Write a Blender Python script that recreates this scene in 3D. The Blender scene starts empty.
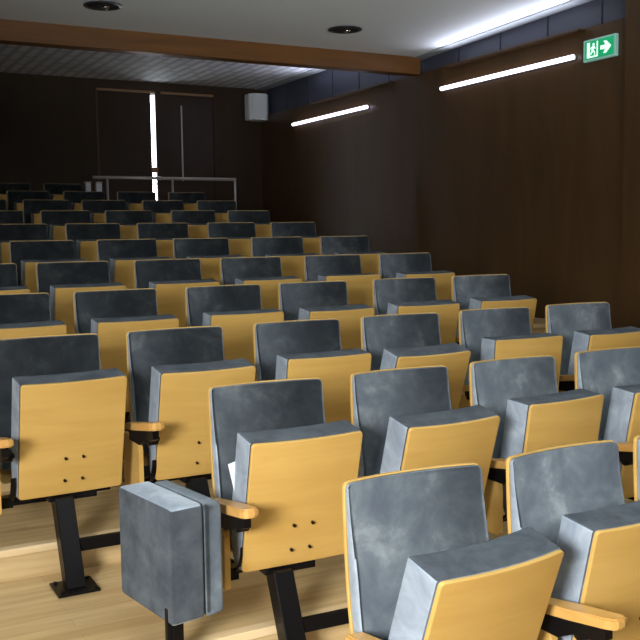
import bpy, bmesh, math, random
from mathutils import Vector, Matrix
random.seed(7)
S = bpy.context.scene
COL = S.collection

# ---------------------------------------------------------------- camera
EYE = 1.502
f, yaw, pitch, roll = 943.86, 0.4924, -0.0908, -0.0137
cyw, syw, cp, sp = math.cos(yaw), math.sin(yaw), math.cos(pitch), math.sin(pitch)
F = Vector((syw*cp, cyw*cp, sp)); R = Vector((cyw, -syw, 0)); U = R.cross(F)
R2 = R*math.cos(roll) + U*math.sin(roll); U2 = -R*math.sin(roll) + U*math.cos(roll)
cam = bpy.data.cameras.new('camera'); co = bpy.data.objects.new('camera', cam); COL.objects.link(co)
cam.sensor_width = 36; cam.lens = 36*f/640; cam.clip_start = 0.05
M = Matrix((R2, U2, -F)).transposed().to_4x4(); M.translation = Vector((0, 0, EYE)); co.matrix_world = M
S.camera = co
# ---------------------------------------------------------------- world, light, exposure
W = bpy.data.worlds.new('world'); S.world = W; W.use_nodes = True
W.node_tree.nodes['Background'].inputs[0].default_value = (.55, .65, .85, 1)
W.node_tree.nodes['Background'].inputs[1].default_value = 0.006
def area(name, loc, target, sx, sy, power, color, spread=180):
    l = bpy.data.lights.new(name, 'AREA'); l.shape = 'RECTANGLE'; l.size = sx; l.size_y = sy
    l.energy = power; l.color = color; l.spread = math.radians(spread)
    o = bpy.data.objects.new(name, l); COL.objects.link(o); o.location = loc
    d = Vector(target) - Vector(loc); o.rotation_euler = d.to_track_quat('-Z', 'Y').to_euler(); return o
area('window_daylight', (-1.6, -.2, 1.8), (2.0, 2.6, .3), 1.0, .9, 71, (.97, .98, 1), 88)
area('ceiling_fill', (.5, -2.4, .9), (1.9, 1.3, 3.7), 2.0, 1.0, 145, (.88, .96, 1), 62)  # unseen fill lamp, added to brighten the front ceiling
vs = S.view_settings; vs.view_transform = 'Standard'; vs.look = 'None'; vs.gamma = 1; vs.exposure = 0.0
vs.use_curve_mapping = False

# ---------------------------------------------------------------- materials
def mat(name, col, rough=.5, metal=0, sheen=0, spec=.5, emit=None, es=0):
    m = bpy.data.materials.new(name); m.use_nodes = True; b = m.node_tree.nodes['Principled BSDF']
    b.inputs['Base Color'].default_value = (*col, 1); b.inputs['Roughness'].default_value = rough
    b.inputs['Metallic'].default_value = metal; b.inputs['Specular IOR Level'].default_value = spec
    if sheen:
        b.inputs['Sheen Weight'].default_value = sheen; b.inputs['Sheen Roughness'].default_value = .35
        b.inputs['Sheen Tint'].default_value = (.80, .90, 1, 1)
    if emit: b.inputs['Emission Color'].default_value = (*emit, 1); b.inputs['Emission Strength'].default_value = es
    return m
def noise_col(m, scale3, stops, detail=4, noise_scale=1.0, dist=0, bump=0):
    nt = m.node_tree; n = nt.nodes; L = nt.links; b = n['Principled BSDF']
    tc = n.new('ShaderNodeTexCoord'); mp = n.new('ShaderNodeMapping'); mp.inputs['Scale'].default_value = scale3
    oi = n.new('ShaderNodeObjectInfo'); add = n.new('ShaderNodeVectorMath'); add.operation = 'ADD'
    mul = n.new('ShaderNodeMath'); mul.operation = 'MULTIPLY'; mul.inputs[1].default_value = 37
    L.new(oi.outputs['Random'], mul.inputs[0]); L.new(tc.outputs['Object'], add.inputs[0]); L.new(mul.outputs[0], add.inputs[1])
    L.new(add.outputs[0], mp.inputs[0])
    tx = n.new('ShaderNodeTexNoise'); tx.inputs['Scale'].default_value = noise_scale; tx.inputs['Detail'].default_value = detail
    tx.inputs['Distortion'].default_value = dist; tx.inputs['Roughness'].default_value = .62
    L.new(mp.outputs[0], tx.inputs['Vector'])
    cr = n.new('ShaderNodeValToRGB'); el = cr.color_ramp.elements
    el[0].position, el[0].color = stops[0][0], (*stops[0][1], 1); el[1].position, el[1].color = stops[-1][0], (*stops[-1][1], 1)
    for p, c in stops[1:-1]: e = el.new(p); e.color = (*c, 1)
    L.new(tx.outputs['Fac'], cr.inputs[0]); L.new(cr.outputs[0], b.inputs['Base Color'])
    if bump:
        bp = n.new('ShaderNodeBump'); bp.inputs['Strength'].default_value = bump; bp.inputs['Distance'].default_value = .004
        L.new(tx.outputs['Fac'], bp.inputs['Height']); L.new(bp.outputs[0], b.inputs['Normal'])
    return m
PLY = noise_col(mat('birch_plywood', (.7, .45, .15), .42), (1.6, 6, 13), [(.3, (.53, .315, .078)), (.55, (.585, .36, .097)), (.75, (.64, .405, .12))], 5, 1, .4)
ARM = noise_col(mat('armrest_wood', (.6, .35, .1), .35), (20, 3, 20), [(.3, (.50, .27, .07)), (.7, (.66, .38, .11))], 4)
VEL = noise_col(mat('blue_grey_velvet', (.1, .12, .15), .95, 0, 0, .1), (1, 1, 1), [(.30, (.0125, .0148, .0178)), (.47, (.0165, .0195, .0222)), (.57, (.0205, .024, .0265)), (.72, (.035, .0395, .0415))], 10, 8.5, .35, .4)
def velvet(m, amt, sigma):
    nt = m.node_tree; n = nt.nodes; L = nt.links; b = n['Principled BSDF']; out = n['Material Output']
    sh = n.new('ShaderNodeBsdfSheen'); sh.distribution = 'ASHIKHMIN'; sh.inputs['Roughness'].default_value = sigma
    src = b.inputs['Base Color'].links[0].from_socket
    mx = n.new('ShaderNodeVectorMath'); mx.operation = 'SCALE'; mx.inputs['Scale'].default_value = amt
    L.new(src, mx.inputs[0]); L.new(mx.outputs[0], sh.inputs['Color'])
    ad = n.new('ShaderNodeAddShader'); L.new(b.outputs[0], ad.inputs[0]); L.new(sh.outputs[0], ad.inputs[1]); L.new(ad.outputs[0], out.inputs['Surface'])
    return m
velvet(VEL, 13, .75)
VELD = noise_col(mat('velvet_painted_shade', (.05, .06, .07), .95, 0, 0, .1), (1, 1, 1), [(.3, (.030, .036, .043)), (.7, (.070, .080, .090))], 8, 9, .3, .3)  # low-sheen velvet; on seat tops the shade is put into the colour
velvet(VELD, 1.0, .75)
GUS = noise_col(mat('velvet_painted_light', (.2, .25, .3), .95, 0, .5, .15), (1, 1, 1), [(.32, (.20, .24, .285)), (.5, (.27, .315, .365)), (.68, (.36, .41, .46))], 6, 9, .8, .15)  # same velvet coloured paler, painting in light caught by the cushion sides
BLK = mat('black_steel', (.004, .0035, .004), .4, 0, spec=.18)
SCR = mat('dark_screw', (.02, .015, .01), .35, .6)
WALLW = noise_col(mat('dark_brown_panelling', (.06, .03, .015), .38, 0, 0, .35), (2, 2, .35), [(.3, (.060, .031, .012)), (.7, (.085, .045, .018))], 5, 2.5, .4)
BEAM = noise_col(mat('orange_brown_beam', (.3, .12, .03), .45), (1.2, 12, 14), [(.3, (.125, .048, .0095)), (.7, (.185, .075, .015))], 5, 1, .5)
CEIL = mat('white_ceiling', (.78, .81, .82), .7)
SLAT = mat('slate_blue_panel', (.055, .058, .085), .5)
GAP = mat('dark_gap', (.01, .01, .012), .8)
GREYT = mat('grey_trim', (.35, .37, .38), .6)
WHITE = mat('white_plastic', (.80, .83, .88), .5)
RAILM = mat('pale_metal', (.55, .52, .48), .35, .3)
TUBE = mat('lit_tube', (1, 1, 1), .5, emit=(.86, .83, 1), es=3.5)
DAY = mat('daylight_outside', (1, 1, 1), .5, emit=(.88, .95, 1), es=14)
PAPER = mat('paper', (.85, .87, .88), .7)
DOORM = noise_col(mat('dark_door_wood', (.03, .015, .01), .35, 0, 0, .4), (3, 3, .5), [(.3, (.030, .017, .009)), (.7, (.044, .024, .013))], 4, 2)
TRIMW = mat('tan_wood_trim', (.30, .17, .08), .5)
CHROME = mat('chrome', (.6, .6, .6), .15, 1)

# plank floor: grain runs along the rows
FLR = mat('oak_laminate', (.6, .45, .25), .3, spec=.45)
def floor_nodes(m):
    nt = m.node_tree; n = nt.nodes; L = nt.links; b = n['Principled BSDF']
    tc = n.new('ShaderNodeTexCoord'); br = n.new('ShaderNodeTexBrick'); br.offset = .37
    br.inputs['Scale'].default_value = 1; br.inputs['Brick Width'].default_value = 1.1; br.inputs['Row Height'].default_value = .075
    br.inputs['Mortar Size'].default_value = .0006; br.inputs['Mortar'].default_value = (.42, .3, .15, 1)
    br.inputs['Color1'].default_value = (.60, .435, .21, 1); br.inputs['Color2'].default_value = (.67, .50, .26, 1)
    L.new(tc.outputs['Object'], br.inputs['Vector'])
    mp = n.new('ShaderNodeMapping'); mp.inputs['Scale'].default_value = (1.5, 22, 22); L.new(tc.outputs['Object'], mp.inputs[0])
    tx = n.new('ShaderNodeTexNoise'); tx.inputs['Scale'].default_value = 1; tx.inputs['Detail'].default_value = 5; tx.inputs['Distortion'].default_value = .6
    L.new(mp.outputs[0], tx.inputs['Vector'])
    cr = n.new('ShaderNodeValToRGB'); cr.color_ramp.elements[0].position = .3; cr.color_ramp.elements[0].color = (.72, .66, .58, 1)
    cr.color_ramp.elements[1].position = .62; cr.color_ramp.elements[1].color = (1, 1, 1, 1); L.new(tx.outputs['Fac'], cr.inputs[0])
    mx = n.new('ShaderNodeMix'); mx.data_type = 'RGBA'; mx.blend_type = 'MULTIPLY'; mx.inputs[0].default_value = 1
    L.new(br.outputs['Color'], mx.inputs[6]); L.new(cr.outputs[0], mx.inputs[7]); L.new(mx.outputs[2], b.inputs['Base Color'])
floor_nodes(FLR)
NOSE = noise_col(mat('nosing_wood', (.7, .5, .28), .35), (1.5, 20, 20), [(.3, (.66, .47, .24)), (.7, (.82, .63, .37))], 3)
# perforated acoustic tiles of the rear ceiling
ACO = mat('acoustic_tile', (.5, .52, .55), .75)
def aco_nodes(m):
    nt = m.node_tree; n = nt.nodes; L = nt.links; b = n['Principled BSDF']
    tc = n.new('ShaderNodeTexCoord'); mp = n.new('ShaderNodeMapping'); mp.inputs['Rotation'].default_value = (0, 0, math.pi/2); L.new(tc.outputs['Object'], mp.inputs[0])
    br = n.new('ShaderNodeTexBrick'); br.offset = .5; br.inputs['Scale'].default_value = 1; br.inputs['Brick Width'].default_value = .5; br.inputs['Row Height'].default_value = .14
    br.inputs['Mortar Size'].default_value = .03; br.inputs['Mortar'].default_value = (.50, .52, .56, 1)
    br.inputs['Color1'].default_value = (.80, .82, .85, 1); br.inputs['Color2'].default_value = (.70, .72, .76, 1)
    L.new(mp.outputs[0], br.inputs['Vector']); L.new(br.outputs['Color'], b.inputs['Base Color'])
aco_nodes(ACO)

# ---------------------------------------------------------------- mesh helpers
def link(name, bm, m, parent=None, smooth=False, loc=None, gusset=0, band=False):
    me = bpy.data.meshes.new(name)
    bmesh.ops.recalc_face_normals(bm, faces=bm.faces); bm.to_mesh(me); bm.free()
    if smooth:
        for p in me.polygons: p.use_smooth = True
    me.materials.append(m)
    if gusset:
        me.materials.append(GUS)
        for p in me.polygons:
            if abs(p.normal[gusset-1]) > .6: p.material_index = 1  # faces coloured as if catching the light
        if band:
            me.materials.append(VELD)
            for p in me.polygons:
                if p.normal.z > .6: p.material_index = 2  # upward faces get the duller velvet, a painted shade
    o = bpy.data.objects.new(name, me); COL.objects.link(o)
    if loc: o.location = loc
    if parent: o.parent = parent
    return o
def box(bm, x0, x1, y0, y1, z0, z1, bev=0):
    r = bmesh.ops.create_cube(bm, size=1); vs_ = r['verts']
    for v in vs_: v.co = Vector((x0+(v.co.x+.5)*(x1-x0), y0+(v.co.y+.5)*(y1-y0), z0+(v.co.z+.5)*(z1-z0)))
    if bev:
        es = list({e for v in vs_ for e in v.link_edges}); bmesh.ops.bevel(bm, geom=es, offset=bev, segments=2, affect='EDGES', profile=.5)
def bx(*a, bev=0): bm = bmesh.new(); box(bm, *a, bev=bev); return bm
def cyl(bm, p, axis, r, L, seg=20, r2=None):
    mt = Matrix.Translation(p) @ Vector(axis).to_track_quat('Z', 'Y').to_matrix().to_4x4()
    bmesh.ops.create_cone(bm, cap_ends=True, segments=seg, radius1=r, radius2=r if r2 is None else r2, depth=L, matrix=mt)
def prism(bm, pts, axis, a0, a1):
    # closed outline pts (2D) extruded along axis ('x': pts are y,z; 'y': x,z; 'z': x,y)
    def P(p, a): return {'x': (a, p[0], p[1]), 'y': (p[0], a, p[1]), 'z': (p[0], p[1], a)}[axis]
    A = [bm.verts.new(P(p, a0)) for p in pts]; B = [bm.verts.new(P(p, a1)) for p in pts]
    bm.faces.new(A); bm.faces.new(B); n = len(pts)
    for i in range(n): bm.faces.new((A[i], A[(i+1) % n], B[(i+1) % n], B[i]))
def struct(name, bm, m):
    o = link(name, bm, m); o['kind'] = 'structure'; return o
def tag(o, label, cat, group=None):
    o['label'] = label; o['category'] = cat
    if group: o['group'] = group
    return o
def empty(name, loc, rz=0):
    o = bpy.data.objects.new(name, None); o.empty_display_size = .1; COL.objects.link(o); o.location = loc; o.rotation_euler.z = rz; return o
def axis_pts(a, R_, re, n):
    s = sorted(set([0, .12*re, .35*re, .65*re, re, (re+R_)/2, R_, 2*a-R_, 2*a-(re+R_)/2, 2*a-re, 2*a-.65*re, 2*a-.35*re, 2*a-.12*re, 2*a]
                   + [R_+(2*a-2*R_)*i/n for i in range(1, n)]))
    out = [s[0]]
    for v in s[1:]:
        if v-out[-1] > 1e-5: out.append(v)
    return [v-a for v in out]
def slab(w, h, t, R_, re, fn, n=8, reb=None, bulge=0):
    """rounded cushion / panel in the x-z plane: front at y=-t, back at y=0, corner radius R_, edge rounding re; fn bends it"""
    a, b = w/2, h/2; reb = re if reb is None else reb
    xs, zs = axis_pts(a, R_, re, n), axis_pts(b, R_, re, n); bm = bmesh.new(); G = {}
    for side in (0, 1):
        r_ = re if side == 0 else reb
        for i, x in enumerate(xs):
            for k, z in enumerate(zs):
                vx = abs(x)-(a-R_); vz = abs(z)-(b-R_); X, Z = x, z
                if vx > 0 and vz > 0:
                    l = math.hypot(vx, vz); s = max(vx, vz)/l; X = math.copysign(a-R_+vx*s, x); Z = math.copysign(b-R_+vz*s, z); d = R_-max(vx, vz)
                else: d = min(a-abs(x), b-abs(z))
                q = max(0, r_-d); off = r_-math.sqrt(max(0, r_*r_-q*q))
                y = (-t+off - bulge*max(0, 1-(X/a)**2)*max(0, 1-(Z/b)**2)) if side == 0 else -off
                G[side, i, k] = bm.verts.new(fn(X, y, Z))
    nx, nz = len(xs), len(zs)
    for s in (0, 1):
        for i in range(nx-1):
            for k in range(nz-1): bm.faces.new((G[s, i, k], G[s, i+1, k], G[s, i+1, k+1], G[s, i, k+1]))
    ring = [(i, 0) for i in range(nx)] + [(nx-1, k) for k in range(1, nz)] + [(i, nz-1) for i in range(nx-2, -1, -1)] + [(0, k) for k in range(nz-2, 0, -1)]
    for q in range(len(ring)):
        p, r = ring[q], ring[(q+1) % len(ring)]; bm.faces.new((G[(0, *p)], G[(0, *r)], G[(1, *r)], G[(1, *p)]))
    return bm

# ---------------------------------------------------------------- the room
XW, YB = 5.75, 12.40                      # right wall, rear wall
DY, DZ, Y0 = .8446, .1201, 2.0086         # row spacing, step height, first backrest
XL, YF = -2.6, -3.2
NR = 11
nose = lambda r: 1.84 + DY*(r-1)          # front edge of the tread of row r
pts = [(YF, -.1), (YF, 0)]
for r in range(1, NR): pts += [(nose(r), DZ*(r-1)), (nose(r), DZ*r)]
pts += [(YB, DZ*(NR-1)), (YB, -.1)]
bm = bmesh.new(); prism(bm, pts, 'x', XL, XW); struct('floor', bm, FLR)
for r in range(1, NR):
    struct('trim_%d' % r, bx(XL, XW, nose(r)-.012, nose(r)+.035, DZ*r-.026, DZ*r+.004, bev=.004), NOSE)
ZC, ZCB, ZB = 3.385, 3.56, 3.17           # front ceiling, rear ceiling, top of the wood panelling
YBM = 8.40
struct('wall_right', bx(XW, XW+.12, YF, YB+.3, -.1, ZB), WALLW)
struct('wall_left', bx(XL-.1, XL, YF, YB+.3, -.1, 3.8), WALLW)
struct('wall_front', bx(XL-.1, XW+.1, YF-.1, YF, -.1, 3.8), WALLW)
zc = lambda y: 3.335 + .03*(YBM-y)        # the front ceiling falls gently towards the beam
def sloped(x0, x1, dz, th):
    b_ = bmesh.new(); prism(b_, [(YF-.1, zc(YF-.1)+dz), (YBM+.1, zc(YBM+.1)+dz), (YBM+.1, zc(YBM+.1)+dz+th), (YF-.1, zc(YF-.1)+dz+th)], 'x', x0, x1); return b_
struct('ceiling', sloped(XL-.1, XW+.3, 0, .12), CEIL)
struct('ceiling_rear', bx(XL-.1, XW+.3, YBM+.1, YB+.3, ZCB, ZCB+.12), ACO)
# rear wall with the double-door opening
DX0, DX1, DTOP = 3.39, 5.02, 3.44
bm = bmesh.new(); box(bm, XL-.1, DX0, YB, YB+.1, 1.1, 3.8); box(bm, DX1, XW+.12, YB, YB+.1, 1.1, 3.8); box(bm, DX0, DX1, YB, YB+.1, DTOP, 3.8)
struct('wall_back', bm, noise_col(mat('rear_panelling_painted_shade', (.05, .025, .012), .45, 0, 0, .3), (2, 2, .35), [(.3, (.036, .021, .010)), (.7, (.050, .030, .014))], 5, 2.5, .4))  # the wall panelling coloured darker, standing in for dim light at the rear
# upper band: slate panels above the wood, set back, with open joints
bm = bmesh.new(); box(bm, XW+.10, XW+.14, YF, YB+.2, ZB-.05, 3.75); struct('wall_right_upper', bm, GAP)
bm = bmesh.new(); y = 5.87 - .65*14
while y < YB:
    box(bm, XW+.06, XW+.10, y+.012, min(y+.638, YB), ZB-.02, 3.75); y += .65
struct('trim_20', bm, SLAT)
struct('trim_21', sloped(5.66, XW+.06, -.012, .012), GREYT)
struct('trim_22', bx(5.66, XW+.06, YBM+.2, YB, ZCB-.012, ZCB), GREYT)
# end pier of the wood panelling beside the exit sign
struct('wall_right_pier', bx(XW-.06, XW, YF, 5.50, -.05, ZC+.1), WALLW)
struct('ceiling_beam', bx(XL, XW-.001, YBM, YBM+.16, 3.16, ZC+.1, bev=.006), BEAM)
# doors with a slit of daylight
def door(name, x0, x1):
    o = link(name, bx(x0, x1, YB+.02, YB+.06, DZ*(NR-1), DTOP), DOORM); o['kind'] = 'structure'; return o
d1 = door('door_1', DX0, 4.125); d2 = door('door_2', 4.187, DX1)
link('door_latch', bx(4.10, 4.20, YB-.012, YB+.055, 2.36, 2.43, bev=.003), TRIMW, d1)
link('door_handle', bx(4.09, 4.19, YB-.03, YB+.02, 2.195, 2.215, bev=.003), CHROME, d1)
link('edge_strip', bx(4.545, 4.565, YB+.005, YB+.02, 2.25, 3.27, bev=.003), RAILM, d2)
bm = bmesh.new(); box(bm, DX0-.0, 4.18, YB-.012, YB, DTOP-.03, DTOP); box(bm, 4.26, DX1, YB-.012, YB, DTOP-.03, DTOP)
struct('trim_23', bm, TRIMW)
struct('trim_24', bx(DX0-.015, DX0+.012, YB-.008, YB, 1.2, DTOP-.03), mat('door_frame_brown', (.09, .045, .022), .4))
struct('daylight_beyond_doors', bx(DX0, DX1, YB+.35, YB+.36, 1.2, DTOP), DAY)

# ---------------------------------------------------------------- tip-up chair, x = 0 at the middle of the backrest, y = 0 at its top
def prof(z):
    P = [(.30, -.17), (.36, -.125), (.44, -.058), (.52, -.028), (.66, -.010), (.78, -.002), (.883, 0), (1, .01)]
    for (a, b), (c, d) in zip(P, P[1:]):
        if z <= c: t = (z-a)/(c-a); t = max(0, t); return b+(d-b)*t
    return 0
def smooth_prof(z): return sum(prof(z+o)*w for o, w in ((-.05, .15), (-.025, .2), (0, .3), (.025, .2), (.05, .15)))
BW = .414
def bend_back(zc): return lambda x, y, z: (x, y+smooth_prof(z+zc)+.026*(1-(x/.205)**2), z+zc)
SW, SH, TILT = .386, .447, .19
HZ = .315                                 # bottom of the tipped seat
def make_chair():
    t = empty('auditorium_chair', (0, 0, 0))
    bp = link('backrest_panel', slab(BW, .523, .013, .017, .002, bend_back(.883-.2615), 7), PLY, t, True)
    for p in bp.data.polygons: p.use_smooth = True
    def pad(x, y, z):
        q = max(0, min(1, (.235-z)/.26)); q = q*q*(3-2*q)
        return bend_back(.883-.003-.235)(x, y*(.30+.70*q*(1-.10*(x/.2)**2))-.0135, z)
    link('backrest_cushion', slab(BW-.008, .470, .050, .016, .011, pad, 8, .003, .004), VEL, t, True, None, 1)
    # seat, hinged at the bottom; local y = 0 is its plywood face
    def sb(x, y, z): return (x, y-.013*(1-(x/.193)**2)*min(1, (z+.30)/.4), z+SH/2)
    s = link('seat_panel', slab(SW, SH, .012, .012, .002, sb, 6), PLY, t, True, (.024, -.277+SH*math.sin(TILT), HZ))
    s.rotation_euler.x = TILT
    def cb(x, y, z):
        k = max(0, min(1, (-z-SH/2+.13)/.13)); yy = y+.128
        return (x, .001+yy*(1-.55*k*k)*.92-.013*(1-(x/.193)**2)*min(1, (z+.30)/.4), z+SH/2-.08*yy*max(0, min(1, (z+.05)/.2)))
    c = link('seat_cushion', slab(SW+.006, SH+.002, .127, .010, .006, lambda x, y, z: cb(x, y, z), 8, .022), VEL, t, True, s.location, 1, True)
    c.rotation_euler.x = TILT
    for dx in (-.030, .036):
        for dz in (.060, .150):
            b = bmesh.new(); cyl(b, (dx, -.0175-.013*(dz+.076)/.4, dz), (0, 1, 0), .0052, .008, 12); link('screw', b, SCR, s)
    # left armrest with its bracket and side panel
    ax = -.230
    b = bmesh.new()
    P = [(ax-.024, -.10), (ax+.024, -.10), (ax+.027, -.30), (ax+.027, -.425), (ax+.022, -.445), (ax+.008, -.452), (ax-.012, -.452), (ax-.024, -.443), (ax-.029, -.42), (ax-.027, -.30)]
    prism(b, P, 'z', .541, .569); bmesh.ops.bevel(b, geom=[e for e in b.edges if abs(e.verts[0].co.z-e.verts[1].co.z) < 1e-5], offset=.005, segments=2, affect='EDGES')
    for v in b.verts: v.co.y *= .975
    for v in b.verts: v.co.z += -.035 + (-v.co.y-.10)*.16
    link('armrest', b, ARM, t)
    b = bmesh.new(); prism(b, [(-.40, .551), (-.12, .507), (-.12, .47), (-.24, .47), (-.30, .50), (-.36, .505), (-.40, .520)], 'x', ax-.012, ax+.012)
    br = link('armrest_bracket', b, BLK, t)
    b = bmesh.new(); cyl(b, (ax+.02, -.300, .500), (1, 0, 0), .022, .035, 20); cyl(b, (ax+.04, -.300, .500), (1, 0, 0), .010, .012, 14); link('pivot_knob', b, BLK, br, True)
    b = bmesh.new(); q = [(-.03, .27), (-.215, .27), (-.222, .28), (-.222, .44)] + [(-.222+.035*(1-math.cos(a)), .44+.04*math.sin(a)) for a in (.4, .8, 1.2, 1.57)] + [(-.03, .485)]
    prism(b, q, 'x', ax-.009, ax+.009); link('side_panel', b, PLY, t)
    b = bmesh.new(); box(b, ax-.006, ax+.006, -.14, -.10, .27, .505); box(b, ax, -.17, -.16, -.12, .275, .315); link('upright_bracket', b, BLK, t)
    # black understructure
    b = bmesh.new(); box(b, -.05, .13, -.20, -.13, .285, .312, .003); box(b, -.20, .20, -.135, -.12, .285, .305, .002); link('seat_beam', b, BLK, t)
    b = bmesh.new()
    cv = [(-.09+.13*math.cos(a), .40+.105*math.sin(a)) for a in [math.pi+i*math.pi/2/8 for i in range(9)]]; cv2 = [(y_*1+.0, z_-.012) for y_, z_ in cv]
    prism(b, cv+cv2[::-1], 'x', -SW/2+.019-.012, -SW/2+.019+.006); link('pivot_bracket', b, BLK, t)
    b = bmesh.new()
    prism(b, [(-.150, .305), (-.235, .305), (-.375, .008), (-.300, .008)], 'x', -.034, .034)
    bmesh.ops.bevel(b, geom=list(b.edges), offset=.003, segments=1, affect='EDGES')
    lg = link('leg', b, BLK, t)
    b = bx(-.075, .075, -.42, -.27, 0, .008, bev=.002)
    for px in (-.058, .058):
        for py in (-.40, -.29): cyl(b, (px, py, .011), (0, 0, 1), .008, .008, 6)
    link('foot_plate', b, BLK, lg)
    link('stretcher', bx(-.03, .240, -.300, -.275, .115, .16, bev=.003), BLK, t)
    link('left_stretcher', bx(-.240, -.030, -.300, -.275, .115, .16, bev=.003), BLK, t)
    return t
proto = make_chair()
def copy_tree(o, parent=None):
    c = o.copy(); COL.objects.link(c)
    if parent: c.parent = parent
    for ch in list(o.children): copy_tree(ch, c)
    return c
ORD = ['front', 'second', 'third', 'fourth', 'fifth', 'sixth', 'seventh', 'eighth', 'ninth', 'tenth', 'rearmost']
NTH = ['leftmost', 'second from left', 'third from left', 'fourth from left', 'fifth from left', 'rightmost']
XR = {0: 1.124, 1: 1.110, 2: 1.100, 3: 1.105, 4: 1.119, 5: 1.119, 6: 1.125, 7: 1.120, 8: 1.143, 9: 1.159, 10: 1.150}
YD = [.001, .033, -.015, -.015, .008, -.012, -.007, .006, -.001, .007, 0]
XT = {(0, 0): (1.142, -0.07), (0, 1): (1.651, 0.06), (0, 2): (2.14, 0), (1, 0): (1.132, -0.085), (1, 1): (1.67, -0.015), (1, 2): (2.196, 0.005), (1, 3): (2.731, 0.0), (2, -1): (0.57, 0.0), (2, 0): (1.094, 0.03), (2, 1): (1.654, -0.035), (2, 2): (2.192, -0.08), (2, 3): (2.744, -0.085), (2, 4): (3.289, -0.065),
      (3, -1): (0.569, 0.0), (3, 0): (1.092, 0.06), (3, 1): (1.658, 0.0), (3, 2): (2.18, 0.005), (3, 3): (2.77, -0.045), (3, 4): (3.317, -0.055), (4, -1): (0.586, 0.0), (4, 0): (1.1, 0.055), (4, 1): (1.662, 0.005), (4, 2): (2.202, 0.03), (4, 3): (2.783, -0.02), (4, 4): (3.346, -0.03),
      (5, 0): (1.109, 0.045), (5, 1): (1.666, 0.07), (5, 2): (2.195, 0.04), (5, 3): (2.783, -0.01), (5, 4): (3.346, -0.045), (6, 1): (1.666, 0.035), (6, 2): (2.21, 0.03), (6, 3): (2.787, 0.01), (6, 4): (3.342, -0.01), (7, 1): (1.67, 0.02), (7, 2): (2.204, 0.03), (7, 3): (2.787, 0.01), (7, 4): (3.322, 0.015), (8, 2): (2.223, 0.0), (8, 3): (2.8, 0.005), (8, 4): (3.352, 0.01), (9, 3): (2.809, 0.025), (9, 4): (3.359, 0.02)}
ST = {(0, 0): (0.014, -0.374, 0.080), (0, 1): (.016, -.300, .04), (1, 0): (0.012, -0.312, -0.02), (1, 1): (0.012, -0.345, 0.033), (1, 2): (0.036, -0.257, 0.075), (1, 3): (.02, -.28, .05), (2, -1): (0.030, -0.310, 0.05), (2, 0): (0.023, -0.320, 0.0), (2, 1): (0.022, -0.268, -0.03),
      (2, 2): (-0.035, -0.370, 0.026), (2, 3): (0.027, -0.225, -0.05), (3, 1): (0.020, -0.261, -0.022), (3, 2): (0.013, -0.307, 0.03), (3, 3): (-0.020, -0.309, -0.06), (3, 4): (-0.010, -0.300, -0.03), (4, 2): (0.013, -0.283, 0.010), (4, 3): (0.022, -0.225, -0.04)}
rows = {0: (0, 2), 1: (0, 3), 2: (-1, 4), 3: (-1, 4), 4: (-1, 4), 5: (-1, 4), 6: (0, 4), 7: (0, 4), 8: (0, 4), 9: (0, 4), 10: (1, 2)}
first = True
for r, (j0, j1) in rows.items():
    for j in range(j0, j1+1):
        o = proto if first else copy_tree(proto)
        x0, th = XT.get((r, j), (XR[r] + .55*j + random.uniform(-.006, .006), 0))
        o.location = (x0 + .205 - .003, Y0+DY*r+YD[r], DZ*r + .002); o.rotation_euler.z = th*.5; n = j-j0; last = j == j1
        pos = 'rightmost' if last else NTH[n]
        row = 'front row' if r == 0 else ('rearmost row, left of the railing' if r == 10 else ORD[r]+' row from the front')
        if r == 10: pos = 'left' if n == 0 else 'right'
        o['label'] = 'blue velvet and plywood tip-up chair, %s in the %s' % (pos, row)
        o['category'] = 'chair'; o['group'] = 'tip-up auditorium chairs in rows'
        for ch in list(o.children):
            k = ch.name.split('.')[0]
            if k in ('seat_panel', 'seat_cushion'):
                sx_, sy_, sr_ = ST.get((r, j), (.020, -.285, 0))
                ch.rotation_euler.x = math.asin((.277+(-sy_-.277)*.65-.1926)/SH); ch.rotation_euler.z = sr_ - th*.5; ch.location.x = sx_ + .003
            if k in ('leg', 'seat_beam') and (r, j) == (1, 0): ch.location.x = -.045
            if k == 'left_stretcher' and (r, j) in ((1, 0), (2, -1)) : bpy.data.objects.remove(ch)
        first = False
bpy.context.view_layer.update()

# ---------------------------------------------------------------- folded aisle seat
t = empty('folding_aisle_seat', (.866, 2.535, DZ), math.radians(9))
tag(t, 'folded blue velvet aisle seat on a black post beside the second row', 'seat')
H0, H1 = .250, .600
c = slab(.350, H1-H0, .108, .020, .010, lambda x, y, z: (y+.108, x+.175, z+(H0+H1)/2), 6, .012)
o = link('seat_cushion', c, VELD, t, True, None, 3)  # top and underside take the paler velvet, brightness painted in
c = slab(.345, H1-H0-.004, .056, .022, .012, lambda x, y, z: (y+.170, x+.170, z+(H0+H1)/2-.002), 6, .012)
link('backrest_cushion', c, VEL, t, True)
bm = bmesh.new(); box(bm, .014, .052, .035, .085, .008, H0+.02, .003); box(bm, -.0025, .010, .035, .05, .18, H0+.045); link('post', bm, BLK, t)
bm = bx(-.03, .10, -.01, .13, 0, .008, bev=.002); link('foot_plate', bm, BLK, t)
bm = bmesh.new(); box(bm, .092, .108, .08, .24, H0+.02, H0+.05); link('hinge', bm, BLK, t)

# white sheet of paper tucked behind a tipped seat
bm = bmesh.new(); prism(bm, [(-.055, 0), (.055, 0), (.055, .15), (-.055, .15)], 'y', -.001, .001)
o = link('paper_sheet', bm, PAPER); o.location = (1.212, 2.735, .65); o.rotation_euler = (.10, math.radians(-14), 0)
tag(o, 'white sheet of paper tucked behind leftmost tipped seat of the second row', 'paper')

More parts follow.
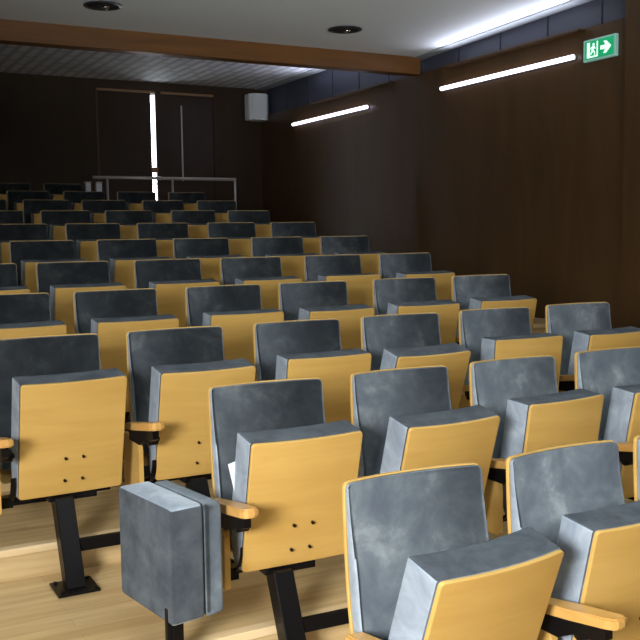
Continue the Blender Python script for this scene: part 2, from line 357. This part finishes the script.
# ---------------------------------------------------------------- wall lights, exit sign
for i, (y0, y1, lb) in enumerate(((6.10, 7.99, 'lit linear wall light nearest the green exit sign'), (9.45, 11.34, 'lit linear wall light farther back beyond the ceiling beam'))):
    t = empty('linear_wall_light', (XW, (y0+y1)/2, 2.948)); tag(t, lb, 'wall light', 'linear wall lights')
    L_ = (y1-y0)/2
    link('housing', bx(-.022, 0, -L_, L_, -.018, .018, bev=.004), GREYT, t)
    b = bmesh.new(); cyl(b, (-.032, 0, .004), (0, 1, 0), .020, 2*L_, 20); link('light_tube', b, TUBE, t, True)
    yo = -.10 if i == 0 else -.55
    area('uplight', (XW-.05, (y0+y1)/2+yo, 3.172), (XW-.16, (y0+y1)/2+yo, 3.56), .04, 2*L_, (6.5, 9)[i], (.78, .82, 1), 130).rotation_euler = (math.pi, math.radians(-32), 0)
    struct('trim_%d' % (25+i), bx(XW-.075, XW, (y0+y1)/2+yo-L_, (y0+y1)/2+yo+L_, 3.145, 3.165, bev=.003), WALLW)
t = empty('exit_sign', (XW-.022, 5.805, 2.972)); tag(t, 'green lit emergency exit sign with running figure and arrow high on the wall', 'exit sign')
GRN = mat('exit_green', (.0, .3, .12), .4, emit=(.01, .34, .13), es=.7); WHT = mat('exit_white', (.8, 1, .9), .4, emit=(.75, 1, .85), es=.8)
FRM = mat('sign_frame', (.30, .50, .46), .4, emit=(.25, .55, .45), es=.25)
link('sign_housing', bx(-.012, .022, -.178, .178, -.088, .088, bev=.005), FRM, t)
link('sign_face', bx(-.0155, -.009, -.160, .160, -.072, .072, bev=.002), GRN, t)
# facing -X; on the sign's face, reader's right is -Y
def sp(pts_): b_ = bmesh.new(); prism(b_, [(-u, v) for u, v in pts_], 'x', -.0185, -.0145); return b_
link('arrow_symbol', sp([(.02, -.016), (.075, -.016), (.052, -.048), (.082, -.048), (.135, .0), (.082, .048), (.052, .048), (.075, .016), (.02, .016)]), WHT, t)
b = bmesh.new()
prism(b, [(-u, v) for u, v in [(-.13, -.062), (-.01, -.062), (-.01, .060), (-.022, .060), (-.022, -.050), (-.13, -.050)]], 'x', -.0185, -.0145)
prism(b, [(-u, v) for u, v in [(-.13, .060), (-.13, -.050), (-.10, -.050), (-.10, .060)]], 'x', -.0185, -.0145)
link('doorway_symbol', b, WHT, t)
b = bmesh.new(); cyl(b, (-.0165, .058, .040), (1, 0, 0), .011, .004, 14)
for q in ([(-.072, .026), (-.050, .028), (-.056, -.008), (-.074, -.006)], [(-.074, -.004), (-.060, -.006), (-.078, -.034), (-.092, -.040), (-.094, -.034)], [(-.070, -.004), (-.056, -.006), (-.040, -.024), (-.040, -.044), (-.050, -.044), (-.050, -.028)],
          [(-.052, .028), (-.034, .006), (-.040, .002), (-.056, .018)], [(-.070, .026), (-.090, .016), (-.088, .000), (-.082, .000), (-.082, .012), (-.070, .016)]):
    prism(b, [(-u, v) for u, v in q], 'x', -.0185, -.0145)
link('running_figure_symbol', b, WHT, t)

# ---------------------------------------------------------------- speaker, ceiling fittings, railing
t = empty('wall_speaker', (5.62, YB, 3.28)); tag(t, 'pale grey loudspeaker box mounted high in the rear right corner', 'speaker')
b = bmesh.new(); prism(b, [(-.15, -.05), (.15, -.05), (.15, -.20), (.09, -.27), (-.09, -.27), (-.15, -.20)], 'z', -.18, .18)
bmesh.ops.bevel(b, geom=list(b.edges), offset=.008, segments=2, affect='EDGES'); link('cabinet', b, WHITE, t)
link('grille', bx(-.085, .085, -.276, -.268, -.15, .15, bev=.003), mat('grille_cloth', (.78, .82, .88), .8), t)
link('mounting_bracket', bx(-.03, .03, -.06, 0, -.08, .08), BLK, t)
for (x, y, lb) in ((2.174, 7.667, 'round recessed downlight in the ceiling at upper left'), (4.394, 7.632, 'round recessed downlight in the ceiling near the beam centre')):
    t = empty('ceiling_downlight', (x, y, zc(y)-.002)); tag(t, lb, 'ceiling light', 'recessed ceiling downlights')
    b = bmesh.new(); n = 32; rp = [(.155, 0), (.155, -.008), (.13, -.012), (.125, -.004)]
    rings = [[b.verts.new((r_*math.cos(2*math.pi*i/n), r_*math.sin(2*math.pi*i/n), z_)) for i in range(n)] for r_, z_ in rp]
    for a_, c_ in zip(rings, rings[1:]):
        for i in range(n): b.faces.new((a_[i], a_[(i+1) % n], c_[(i+1) % n], c_[i]))
    link('trim_ring', b, mat('dark_ring', (.03, .03, .035), .3), t)
    b = bmesh.new(); cyl(b, (0, 0, -.003), (0, 0, 1), .126, .004, 32); link('recess', b, GAP, t)
    b = bmesh.new(); bmesh.ops.create_uvsphere(b, u_segments=16, v_segments=10, radius=.035, matrix=Matrix.Translation((.02, 0, -.012)) @ Matrix.Diagonal((1, 1, .6, 1))); link('bulb', b, CHROME, t, True)
t = empty('ceiling_detector', (3.85, 10.35, ZCB)); tag(t, 'small pale rectangular ceiling plate behind the beam', 'detector')
link('plate', bx(-.12, .12, -.06, .06, -.02, 0, bev=.004), WHITE, t); link('cover', bx(-.08, .08, -.035, .035, -.032, -.02, bev=.004), WHITE, t)

YR, ZT = 11.0, DZ*(NR-1)
t = empty('guard_railing', (3.8, YR, ZT)); tag(t, 'pale metal guard railing in front of the rear double doors', 'railing')
b = bmesh.new(); cyl(b, (.03, 0, .995), (1, 0, 0), .019, 1.80, 14); link('top_rail', b, RAILM, t, True)
for px in (-.70, .10, .92):
    b = bmesh.new(); cyl(b, (px, 0, .49), (0, 0, 1), .014, .98, 12); link('post', b, RAILM, t, True)
for i, (px, hh, lb) in enumerate(((2.86, .98, 'white post left of the guard railing, left one of the pair'), (2.99, .98, 'white post at the railing end, right one of the pair'))):
    t = empty('end_post', (px, YR-.02, ZT)); tag(t, lb, 'post', 'white posts beside the railing')
    link('shaft', bx(-.032, .032, -.03, .03, 0, hh-.06, bev=.006), WHITE, t); link('cap', bx(-.036, .036, -.034, .034, hh-.06, hh-.04, bev=.006), RAILM, t)
